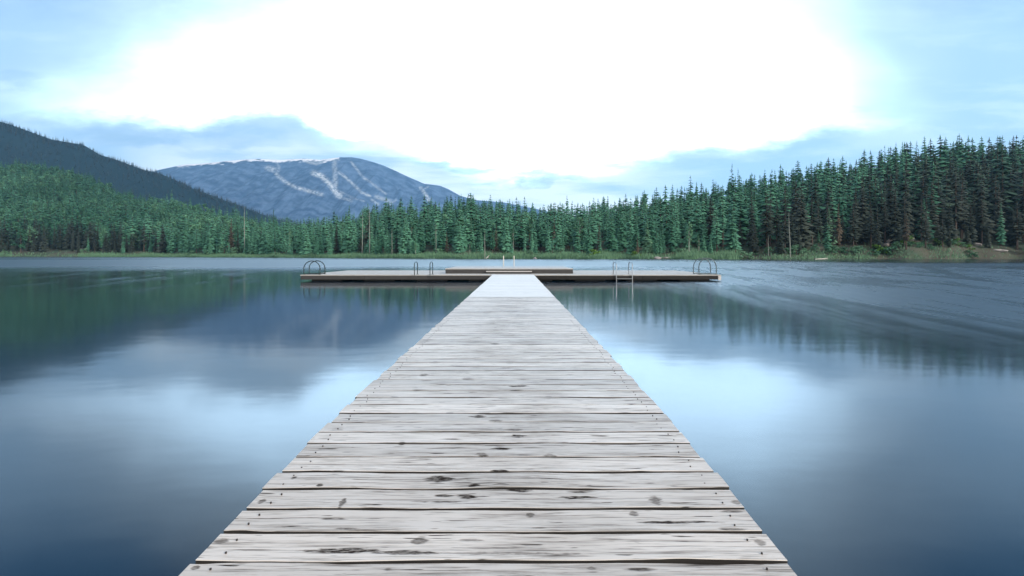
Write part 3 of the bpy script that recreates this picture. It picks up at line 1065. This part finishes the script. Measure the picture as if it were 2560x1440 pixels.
# ------------------------------------------------------------------ shrubs, grass, rocks at the water's edge
SHRUB = [broadleaf(s, 2.6, 1.7, 9, 40, .05, .30) for s in (61, 62, 63)]
SH_ME = {}
shrub_spots = [
    (560, 232, 4.2, 1.5, M_BUSH, "big round pale shrub, tallest of the shoreline clump"),
    (592, 229, 3.4, 1.5, M_BUSH, "round pale shrub touching the tallest one in the clump"),
    (520, 236, 2.8, 1.5, M_BUSH, "low spreading pale shrub at the dark stand's end of the clump"),
    (630, 222, 3.0, 1.5, M_BUSH, "round pale shrub closing the clump beside the bare trunk"),
    (480, 243, 2.4, 1.5, M_BUSH, "small pale shrub set apart before the round clump"),
    (212, 277, 2.6, 1.3, M_BUSH, "small pale shrub at the water before the dark stand"),
    (10, 288, 2.8, 1.4, M_BUSH, "pale shrub at the water's edge by the frame side of the dark stand"),
    (690, 206, 1.9, 1.6, M_BUSH, "low pale shrub in the grass under the lone dark spire"),
    (1485, 138, 1.9, 1.8, M_LIME, "bright lime bush on the shore before the steel ladder"),
    (1590, 136, 1.6, 1.6, M_LIME, "small bright lime bush on the shore past the steel ladder"),
    (1100, 158, 2.0, 1.8, M_BUSH, "pale rounded bush beyond the raised deck's edge"),
    (1400, 143, 1.8, 2.0, M_BUSH, "pale low bush beyond the raised deck's ladder edge"),
    (1330, 145, 2.0, 1.6, M_BUSH, "green bush among brown scrub beyond the raised deck"),
    (1700, 136, 1.6, 1.8, M_BUSH, "low green bush before the taller hoops"),
    (1860, 134, 2.0, 2.0, M_BUSH, "spreading green bush behind the taller hoops"),
    (1990, 134, 2.2, 1.5, M_BUSH, "green bush at the foot of the tall snag"),
    (2080, 136, 2.0, 2.0, M_BUSH, "green bush on the bank behind the floating log"),
    (2195, 140, 2.4, 1.6, M_LIME, "bright lime bush beside the pale boulders, first along the bank"),
    (2275, 142, 2.6, 1.3, M_LIME, "bright lime bush in front of the pale boulders"),
    (2345, 144, 2.4, 1.4, M_LIME, "bright lime bush just past the pale boulders"),
    (2390, 144, 2.2, 1.1, M_LIME, "bright lime bush under the thin dead trunks"),
    (2425, 145, 2.0, 1.1, M_LIME, "last bright lime bush before the bare brown bank"),
    (2140, 138, 2.0, 1.9, M_BUSH, "dull green bush between the floating log and lime bushes"),
    (2240, 142, 2.0, 1.4, M_BUSH, "dull green bush wedged between the first two lime bushes"),
    (2315, 143, 1.7, 1.4, M_BUSH, "dull green bush between the lime bushes by the boulders"),
]
def shrub_at(px, y, h, wsc, m, lab, k):
    x, yy_, g = at(px, y)
    key = (k % 3, m.name)
    if key not in SH_ME:
        (cv, cf), (tv, tf) = SHRUB[k % 3]
        SH_ME[key] = (np_mesh("shrub_crown", cv, cf, [m]), np_mesh("shrub_stem", tv, tf, [M_BARK]))
    r = empty("shrub", (x, yy_, max(g, 0.0)), rng.uniform(0, 6.28))
    link("foliage", SH_ME[key][0], r)
    link("stem", SH_ME[key][1], r)
    r.scale = (h / 2.6 * wsc, h / 2.6 * wsc, h / 2.6)
    tag(r, lab, "shrub", "shrubs along the water's edge")


for k, (px, y, h, wsc, m, lab) in enumerate(shrub_spots):
    shrub_at(px, y, h, wsc, m, lab, k)

for k in range(18):
    px = 1885 + k * 32 + rng.uniform(-10, 10)
    y = np.interp(px, PXS, ZS) + 3.0 + rng.uniform(0, 4)
    shrub_at(px, y, rng.uniform(1.1, 2.2), rng.uniform(1.3, 2.2), M_DEC, "dark green bush in the thicket along the bank below the conifer slope", k)

# grass: blades in one mesh
NB = 60000
gpx = rng.uniform(-120, 2680, NB)
gz = np.interp(gpx, PXS, ZS) + 2.2 * np.sin(gpx * 0.021) + 1.3 * np.sin(gpx * 0.057 + 1.0)
gy = gz + rng.exponential(3.0, NB) + 0.1
gx = (gpx - 1287) / F * gy
ghh = ground_h(gpx, gy)
thin = ((gpx > 2430) & (rng.random(NB) < .85)) | ((gpx > 30) & (gpx < 195) & (rng.random(NB) < .9)) | ((gpx > 1850) & (rng.random(NB) < .8)) | ((gpx > 1600) & (gpx < 1690) & (rng.random(NB) < .8))
kp = ~thin
gpx, gx, gy, ghh = gpx[kp], gx[kp], gy[kp], ghh[kp]
n = len(gx)
bh = rng.uniform(.4, 1.35, n) * np.where(gpx > 1850, .6, 1.0) * (0.7 + .5 * np.sin(gpx * .03) ** 2)
bw = rng.uniform(.06, .16, n)
ba = rng.uniform(-1, 1, n)
ln = rng.uniform(-.4, .4, n)
V = np.zeros((n, 3, 3))
V[:, 0] = np.stack([gx - bw * np.cos(ba), gy - bw * np.sin(ba), ghh - .05], -1)
V[:, 1] = np.stack([gx + bw * np.cos(ba), gy + bw * np.sin(ba), ghh - .05], -1)
V[:, 2] = np.stack([gx + ln * bh, gy + rng.uniform(-.3, .3, n), ghh + bh], -1)
me = np_mesh("grass", V.reshape(-1, 3), np.arange(n * 3).reshape(n, 3), [M_GRASS])
tag(link("grass", me), "pale green grass and sedge lining the far shore", "grass", kind="stuff")


def rock(seed, r3):
    g = np.random.default_rng(seed)
    bm = bmesh.new()
    bmesh.ops.create_icosphere(bm, subdivisions=3, radius=1)
    ds = [(g.normal(size=3), g.uniform(.62, .9)) for _ in range(9)]
    for v in bm.verts:
        c = np.array(v.co)
        for d, lim in ds:
            d = d / np.linalg.norm(d)
            q = c @ d
            if q > lim:
                c = c - d * (q - lim)
        c = c * (1 + .05 * g.normal())
        v.co = Vector(c * np.array(r3))
    me = bpy.data.meshes.new("boulder")
    bm.to_mesh(me)
    bm.free()
    me.materials.append(M_ROCK)
    return me


for k, (px, y, dz, r3, lab) in enumerate((
        (2232, 149, 1.2, (1.6, 1.2, 1.1), "largest pale boulder on the bank, rounded top"),
        (2262, 149, 1.4, (2.0, 1.2, .9), "long pale boulder leaning on the largest one"),
        (2278, 148, .8, (.9, .8, .8), "small pale boulder at the end of the boulder pile"),
        (2215, 148, .4, (1.0, .8, .6), "low pale boulder at the foot of the pile near the first lime bush"),
        (1640, 133, .0, (2.2, .9, .55), "flat pale rock at the water between the steel ladder and taller hoops"),
        (1668, 133, .0, (1.3, .8, .5), "smaller flat pale rock next to the waterside one"),
        (1338, 142, .0, (1.5, .8, .5), "flat brown rock at the water beyond the raised deck"),
        (2500, 145, .0, (2.0, .9, .5), "flat grey rock at the water under the bare brown bank"),
        (206, 286, .2, (.9, .8, .9), "small white rock at the water before the dark stand"),
        (2440, 150, .6, (1.6, 1.0, .8), "weathered boulder at the start of the bare brown bank"))):
    x, yy_, g = at(px, y)
    o = link("boulder", rock(90 + k, r3))
    o.location = (x, yy_, max(g, 0) + dz * .5)
    o.rotation_euler = (0, 0, k * 1.3)
    tag(o, lab, "rock")

b = MB()
x, yy_, _ = at(2054, 127)
b.tube([(x - 1.6, yy_ + .1, .03), (x - .5, yy_, .09), (x + .5, yy_, .10), (x + 1.1, yy_ - .1, .22), (x + 1.6, yy_ - .1, .28)], [.07, .12, .13, .10, .05], 8)
tag(b.build("driftwood_log", M_LOG), "bleached driftwood log floating at the shore past the tall snag", "log")
b = MB()
x, yy_, _ = at(1220, 141)
b.tube([(x - .55, yy_, .1), (x - .1, yy_, .55), (x + .35, yy_, 1.0)], [.10, .13, .06], 7)
b.tube([(x - .35, yy_, .3), (x + .15, yy_ + .1, .35)], [.06, .03], 6)
tag(b.build("driftwood_branch", M_LOG), "white stub of driftwood jutting up beyond the raised deck", "driftwood")

# ------------------------------------------------------------------ the walkway
WX0, WX1 = -0.072 - 0.90, -0.072 + 0.90


def deck_top(y):
    return CZ - hd(y)


def board(b, y0, y1, x0, x1, th=0.038, seg=40, wav=0.0012, seed=0, zoff=0.0, top=deck_top, nails=True, worn=True, flat=False):
    """one deck board across the walkway, its edges slightly worn and wavy"""
    g = np.random.default_rng(seed)
    xs = np.linspace(x0, x1, seg + 1)

    def wave(a):
        s = np.zeros(len(xs))
        for k in range(5):
            s += g.normal() * a / (1 + k * .4) * np.sin(xs * g.uniform(1.5, 14) + g.uniform(0, 6.28))
        return s
    w0, w1 = wave(wav), wave(wav)
    if worn:
        for _ in range(3):               # a chipped edge here and there
            cx = g.uniform(x0, x1)
            amp = g.uniform(.001, .005)
            w0 += amp * np.exp(-((xs - cx) / g.uniform(.02, .07)) ** 2)
            cx = g.uniform(x0, x1)
            w1 -= g.uniform(.001, .004) * np.exp(-((xs - cx) / g.uniform(.02, .07)) ** 2)
    zt = wave(.0010 if y0 < 3 else .0003) + zoff + g.normal() * (0 if flat else .0009 if y0 < 3 else .0004)
    cup = g.uniform(-.0015, .0015)
    vs, fs, sd = [], [], []
    rows = []
    for i, x in enumerate(xs):
        ya, yb = y0 + w0[i], y1 + w1[i]
        za, zb = top(ya) + zt[i], top(yb) + zt[i]
        zm = (za + zb) / 2 + cup
        e = .0016
        pts = [(x, ya, za - th), (x, ya, za - e), (x, ya + e, za), (x, (ya + yb) / 2, zm), (x, yb - e, zb), (x, yb, zb - e), (x, yb, zb - th)]
        rows.append(len(vs))
        vs += pts
    for i in range(seg):
        a, c_ = rows[i], rows[i + 1]
        for k in range(6):
            (sd if k in (0, 5) else fs).append((a + k, c_ + k, c_ + k + 1, a + k + 1))
        fs.append((a + 6, c_ + 6, c_, a))
    fs.append(tuple(rows[0] + k for k in range(7)))
    fs.append(tuple(rows[-1] + k for k in range(7))[::-1])
    b.add(vs, fs, 0, False)
    nb = len(b.v) - len(vs)
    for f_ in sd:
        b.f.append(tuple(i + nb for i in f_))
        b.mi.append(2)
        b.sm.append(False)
    if nails:
        for xe in (x0 + .075, x1 - .075):
            for q in (.27, .73):
                yc = y0 + (y1 - y0) * q + g.uniform(-.008, .008)
                xc = xe + g.uniform(-.012, .012)
                z = top(yc) + zoff + .0035
                rr_ = .0031
                ring = [(xc + rr_ * math.cos(k * math.pi / 4), yc + rr_ * math.sin(k * math.pi / 4), z) for k in range(8)]
                low = [(p_[0], p_[1], z - .012) for p_ in ring]
                b.add(ring + low, [tuple(range(8))] + [(k, (k + 1) % 8, 8 + (k + 1) % 8, 8 + k)[::-1] for k in range(8)], 1)


gaps = [on_deck(1250, v)[1] for v in (1403, 1330, 1272, 1222, 1180, 1142, 1108, 1080, 1055, 1033, 1011, 993, 977, 962)]
while gaps[-1] < 10.0:
    gaps.append(gaps[-1] + random.uniform(.130, .148))
gaps[-1] = 10.13
pre = [gaps[0] - .14 * k for k in range(1, 14)][::-1]
gaps = pre + gaps
wide = {round(gaps[13], 4): .0125, round(gaps[19], 4): .010, round(gaps[26], 4): .011}
walk = empty("walkway", (0, 0, 0))
b = MB()
for k in range(len(gaps) - 1):
    g0 = .5 * wide.get(round(gaps[k], 4), random.uniform(.012, .0155) if gaps[k] < 3 else random.uniform(.011, .016))
    g1 = .5 * wide.get(round(gaps[k + 1], 4), random.uniform(.012, .0155) if gaps[k] < 3 else random.uniform(.011, .016))
    near = gaps[k] < 3.2
    board(b, gaps[k] + g0, gaps[k + 1] - g1, WX0 + random.uniform(-.009, .009), WX1 + random.uniform(-.009, .009), seg=110 if near else 36, seed=100 + k,
          nails=gaps[k] < 6.5)
b.build("deck", [M_BOARD, M_NAIL, M_SIDE], walk)
for xs_ in (WX0 + .05, WX1 - .10, -.10):
    b = MB()
    ys = [-.3, .5, 1.0, 1.43, 1.86, 2.36, 2.94, 4.0, 7, 10.12]
    vs, fs = [], []
    for y in ys:
        zt = deck_top(y) - .046
        vs += [(xs_, y, zt), (xs_ + .05, y, zt), (xs_ + .05, y, zt - .14), (xs_, y, zt - .14)]
    for i in range(len(ys) - 1):
        for k in range(4):
            fs.append((i * 4 + k, i * 4 + (k + 1) % 4, i * 4 + 4 + (k + 1) % 4, i * 4 + 4 + k))
    fs += [(0, 1, 2, 3), tuple(len(vs) - 4 + k for k in (3, 2, 1, 0))]
    b.add(vs, fs)
    b.build("stringer", M_FASCD, walk)
for yb in (3.2, 6.4, 9.3):
    b = MB()
    b.box(WX0 + .16, WX1 - .16, yb, yb + .8, -.20, .085, bev=.04)
    b.build("float", M_FLOAT, walk)
tag(walk, "weathered grey plank walkway running from the viewer out over the lake", "walkway")

# far section, hinged to the near one, tightly laid paler boards
gang = empty("gangway", (0, 0, 0))
b = MB()
y = 10.18
while y < 21.30:
    wd_ = random.uniform(.135, .148)
    board(b, y, min(y + wd_ - .004, 21.36), WX0 + random.uniform(-.008, .008), WX1 + random.uniform(-.008, .008), seg=14, wav=.0012, seed=int(y * 1000),
          nails=False, worn=False, flat=True)
    y += wd_
b.build("deck", [M_BOARD2, M_NAIL, M_SIDE], gang)
for xs_ in (WX0 + .04, WX1 - .09):
    b = MB()
    b.box(xs_, xs_ + .05, 10.18, 21.33, CZ - .87 - .19, CZ - .87 - .045)
    b.build("stringer", M_FASCD, gang)
b = MB()
b.box(WX0 + .01, WX1 - .01, 10.128, 10.182, CZ - .87 - .06, CZ - .87 - .012)
b.build("gap_shade_strip", M_FLOAT, gang)  # added dark strip standing in for the shade of the open gap
for yb in (12.5, 16.5):
    b = MB()
    b.box(WX0 + .16, WX1 - .16, yb, yb + .8, -.20, .085, bev=.04)
    b.build("float", M_FLOAT, gang)
tag(gang, "pale smooth gangway section joining the plank walkway to the swim platform", "gangway")

# ------------------------------------------------------------------ swim platform (the bar of the T)
TX0, TX1, TY0, TY1 = -9.30, 8.95, 21.40, 27.60
TZ = CZ - 0.87
plat = empty("swim_platform", (0, 0, 0))
b = MB()
y = TY0
k = 0
while y < TY1 - .05:
    wd_ = .142
    y1_ = min(y + wd_ - .005, TY1)
    b.box(TX0 - random.uniform(0, .012), TX1 + random.uniform(0, .012), y, y1_, TZ - .038, TZ + random.uniform(-.0012, .0012))
    y += wd_
b.build("deck", M_BOARD3, plat)
b = MB()
edges = np.linspace(TX0 + .012, -1.0, 4)
for a_, c_ in zip(edges[:-1], edges[1:]):
    b.box(a_ + .004, c_ - .004, TY0 + .004, TY0 + .05, TZ - .205, TZ - .042, bev=.004)
b.build("fascia_board", M_FASC, plat)
b = MB()
edges = np.linspace(-1.0, TX1 - .14, 4)
for a_, c_ in zip(edges[:-1], edges[1:]):
    b.box(a_ + .004, c_ - .004, TY0 + .004, TY0 + .05, TZ - .205, TZ - .042, bev=.004)
o = b.build("fascia_board", M_FASCD, plat)  # this half of the front fascia has a darker wood tone
o["label"] = "darker fascia board"
b = MB()
b.box(TX0 + .012, TX1 - .012, TY1 - .05, TY1 - .004, TZ - .205, TZ - .042)
b.build("fascia_board", M_FASC, plat)
for xx in (TX0 + .012, TX1 - .058):
    b = MB()
    b.box(xx, xx + .046, TY0 + .055, TY1 - .055, TZ - .205, TZ - .042)
    b.build("end_board", M_FASC, plat)
b = MB()
b.box(TX1 - .13, TX1 - .004, TY0 - .004, TY0 + .05, TZ - .235, TZ - .041, bev=.004)
b.build("corner_board", M_POST, plat)
for i in range(8):
    for yb in (21.62, 25.6):
        b = MB()
        xc = TX0 + .35 + i * (TX1 - TX0 - 2.1) / 7
        b.box(xc, xc + 1.4, yb, yb + 1.5, -.3, TZ - .21, bev=.05)
        b.build("float", M_FLOAT, plat)
b = MB()
for i in range(9):
    b.tube([(TX0 + .4 + i * 2.15, TY0 - .002, TZ - .09), (TX0 + .4 + i * 2.15, TY0 + .01, TZ - .09)], .016, 8)
    b.tube([(TX0 + .4 + i * 2.15, TY0 - .002, TZ - .16), (TX0 + .4 + i * 2.15, TY0 + .01, TZ - .16)], .016, 8)
b.build("bolt_heads", M_NAIL, plat)
tag(plat, "long low T shaped floating swim platform at the far end of the walkway", "swim platform")

# raised central deck
RX0, RX1, RY0, RY1 = (1113 - 1287) / F * 22.9, (1433 - 1287) / F * 22.9, 22.9, 27.3
rd = empty("raised_deck", ((RX0 + RX1) / 2, RY0, TZ))
rd_loc = Vector(rd.location)


def rel(o):
    o.matrix_parent_inverse = Matrix.Translation(-rd_loc)
    return o


b = MB()
y = RY0
while y < RY1 - .05:
    b.box(RX0, RX1, y, min(y + .137, RY1), TZ + .195, TZ + .232)
    y += .142
rel(b.build("deck", M_BOARD3, rd))
b = MB()
b.box(RX0 + .01, RX1 - .01, RY0 + .006, RY0 + .05, TZ + .004, TZ + .191, bev=.004)
rel(b.build("fascia_board", M_FASC, rd))
for xx in (RX0 + .01, RX1 - .055):
    b = MB()
    b.box(xx, xx + .045, RY0 + .055, RY1 - .01, TZ + .004, TZ + .191)
    rel(b.build("end_board", M_FASCD, rd))
sx0, sx1 = (1215 - 1287) / F * 22.6, (1330 - 1287) / F * 22.6
b = MB()
b.box(sx0, sx1, RY0 - .30, RY0 - .005, TZ + .085, TZ + .120, bev=.004)
st_ = rel(b.build("step", M_POST, rd))
b = MB()
b.box(sx0 + .02, sx1 - .02, RY0 - .27, RY0 - .20, TZ + .004, TZ + .084)
rel(b.build("step_riser", M_FASC, rd))
tag(rd, "low grey sided raised deck with a step in the middle of the swim platform", "raised deck")


# ------------------------------------------------------------------ ladders and hoops
def arch(b, cx, y, hw, h, r=.021, z0=TZ, legs=.45):
    pts = [(cx - hw, y, z0 + .02), (cx - hw, y, z0 + h * legs)]
    n = 14
    for k in range(1, n):
        a = math.pi - math.pi * k / n
        pts.append((cx + hw * math.cos(a), y, z0 + h * legs + (h - h * legs) * math.sin(a)))
    pts += [(cx + hw, y, z0 + h * legs), (cx + hw, y, z0 + .02)]
    b.tube(pts, r, 8)


def hoops(cx, ys, hw, h, label, m):
    r0 = empty("hoop_stand", (cx, (ys[0] + ys[1]) / 2, TZ))
    inv = Matrix.Translation(-Vector(r0.location))
    for y in ys:
        b = MB()
        arch(b, cx, y, hw, h)
        o = b.build("hoop", m, r0)
        o.matrix_parent_inverse = inv
        b = MB()
        b.tube([(cx - hw, y, TZ + .028), (cx + hw, y, TZ + .028)], .02, 8)
        o = b.build("base_bar", m, r0)
        o.matrix_parent_inverse = inv
        for sx_ in (-1, 1):
            b = MB()
            b.box(cx + sx_ * hw - .05, cx + sx_ * hw + .05, y - .045, y + .045, TZ + .0025, TZ + .012)
            o = b.build("foot_plate", m, r0)
            o.matrix_parent_inverse = inv
    return tag(r0, label, "hoop stand")


hoops(-8.91, (21.68, 22.24), .355, .60, "pair of low dark steel hoops on the platform end nearest the dark mountain side", M_DSTEEL)
hoops(8.495, (21.75, 22.40), .385, .72, "taller pair of grey steel hoops on the platform end nearest the conifer slope", plain("grey_painted_steel", (.09, .12, .13), .4, .4, .15))


def ladder(px0, px1, label, cat, full, m, name, y_f=TY0 - .06, y_b=TY0 + .62, h=.56):
    x0 = (px0 - 1287) / F * y_f
    x1 = (px1 - 1287) / F * y_f
    r0 = empty(name, ((x0 + x1) / 2, TY0, TZ))
    inv = Matrix.Translation(-Vector(r0.location))
    for x in (x0, x1):
        b = MB()
        pts = [(x, y_b, TZ + .005), (x, y_b, TZ + h * .78)]
        for k in range(1, 9):
            a = math.pi - math.pi * k / 9
            pts.append((x, (y_f + y_b) / 2 - (y_b - y_f) / 2 * math.cos(math.pi - a) * 1.0 if False else (y_f + y_b) / 2 + (y_b - y_f) / 2 * math.cos(math.pi * k / 9),
                        TZ + h * .78 + h * .22 * math.sin(math.pi * k / 9)))
        pts += [(x, y_f, TZ + h * .78), (x, y_f, -.55 if full else TZ - .02)]
        b.tube(pts, .018, 8)
        o = b.build("rail", m, r0)
        o.matrix_parent_inverse = inv
        b = MB()
        b.tube([(x, y_b, TZ + .002), (x, y_b, TZ + .014)], .055, 10)
        o = b.build("foot_plate", m, r0)
        o.matrix_parent_inverse = inv
    if full:
        for z in (TZ - .165, TZ - .42, TZ - .68):
            b = MB()
            b.box(x0 + .015, x1 - .015, y_f - .035, y_f + .035, z - .012, z + .012, bev=.004)
            o = b.build("rung", m, r0)
            o.matrix_parent_inverse = inv
    return tag(r0, label, cat)


ladder(1541, 1581, "steel swim ladder with a visible rung on the platform front", "ladder", True, M_STEEL, "swim_ladder")
ladder(1036, 1075, "short pair of dark hooked grab rails on the platform edge without rungs", "grab rails", False, M_DSTEEL, "grab_rails")
# ladder at the back edge, behind the raised deck
x0, x1 = (1259 - 1287) / F * 27.7, (1285 - 1287) / F * 27.7
bl = empty("swim_ladder", ((x0 + x1) / 2, TY1, TZ))
inv = Matrix.Translation(-Vector(bl.location))
for x in (x0, x1):
    b = MB()
    b.tube([(x, TY1 - .30, TZ + .005), (x, TY1 - .30, TZ + .70), (x, TY1 - .24, TZ + .79), (x, TY1 - .05, TZ + .80), (x, TY1 + .05, TZ + .72), (x, TY1 + .06, TZ + .5),
            (x, TY1 + .06, -.5)], .024, 8)
    o = b.build("rail", M_LOG, bl)
    o.matrix_parent_inverse = inv
for z in (TZ - .1, TZ - .4):
    b = MB()
    b.tube([(x0, TY1 + .06, z), (x1, TY1 + .06, z)], .018, 8)
    o = b.build("rung", M_LOG, bl)
    o.matrix_parent_inverse = inv
tag(bl, "white swim ladder whose two posts show behind the raised deck", "ladder")

# ------------------------------------------------------------------ air between the viewer and the far mountain
m_haze = bpy.data.materials.new("haze_air")
m_haze.use_nodes = True
hn = m_haze.node_tree
for n_ in list(hn.nodes):
    hn.nodes.remove(n_)
pv = hn.nodes.new('ShaderNodeVolumePrincipled')
pv.inputs['Color'].default_value = (0.32, 0.64, 1.0, 1)
pv.inputs['Density'].default_value = 1.05e-4
pv.inputs['Anisotropy'].default_value = 0.2
ho = hn.nodes.new('ShaderNodeOutputMaterial')
hn.links.new(pv.outputs[0], ho.inputs['Volume'])
b = MB()
b.box(-5200, 2800, -80, 5600, -3.0, 1010)
tag(b.build("haze", m_haze), "thin blue haze over the lake and mountains", "haze", kind="stuff")
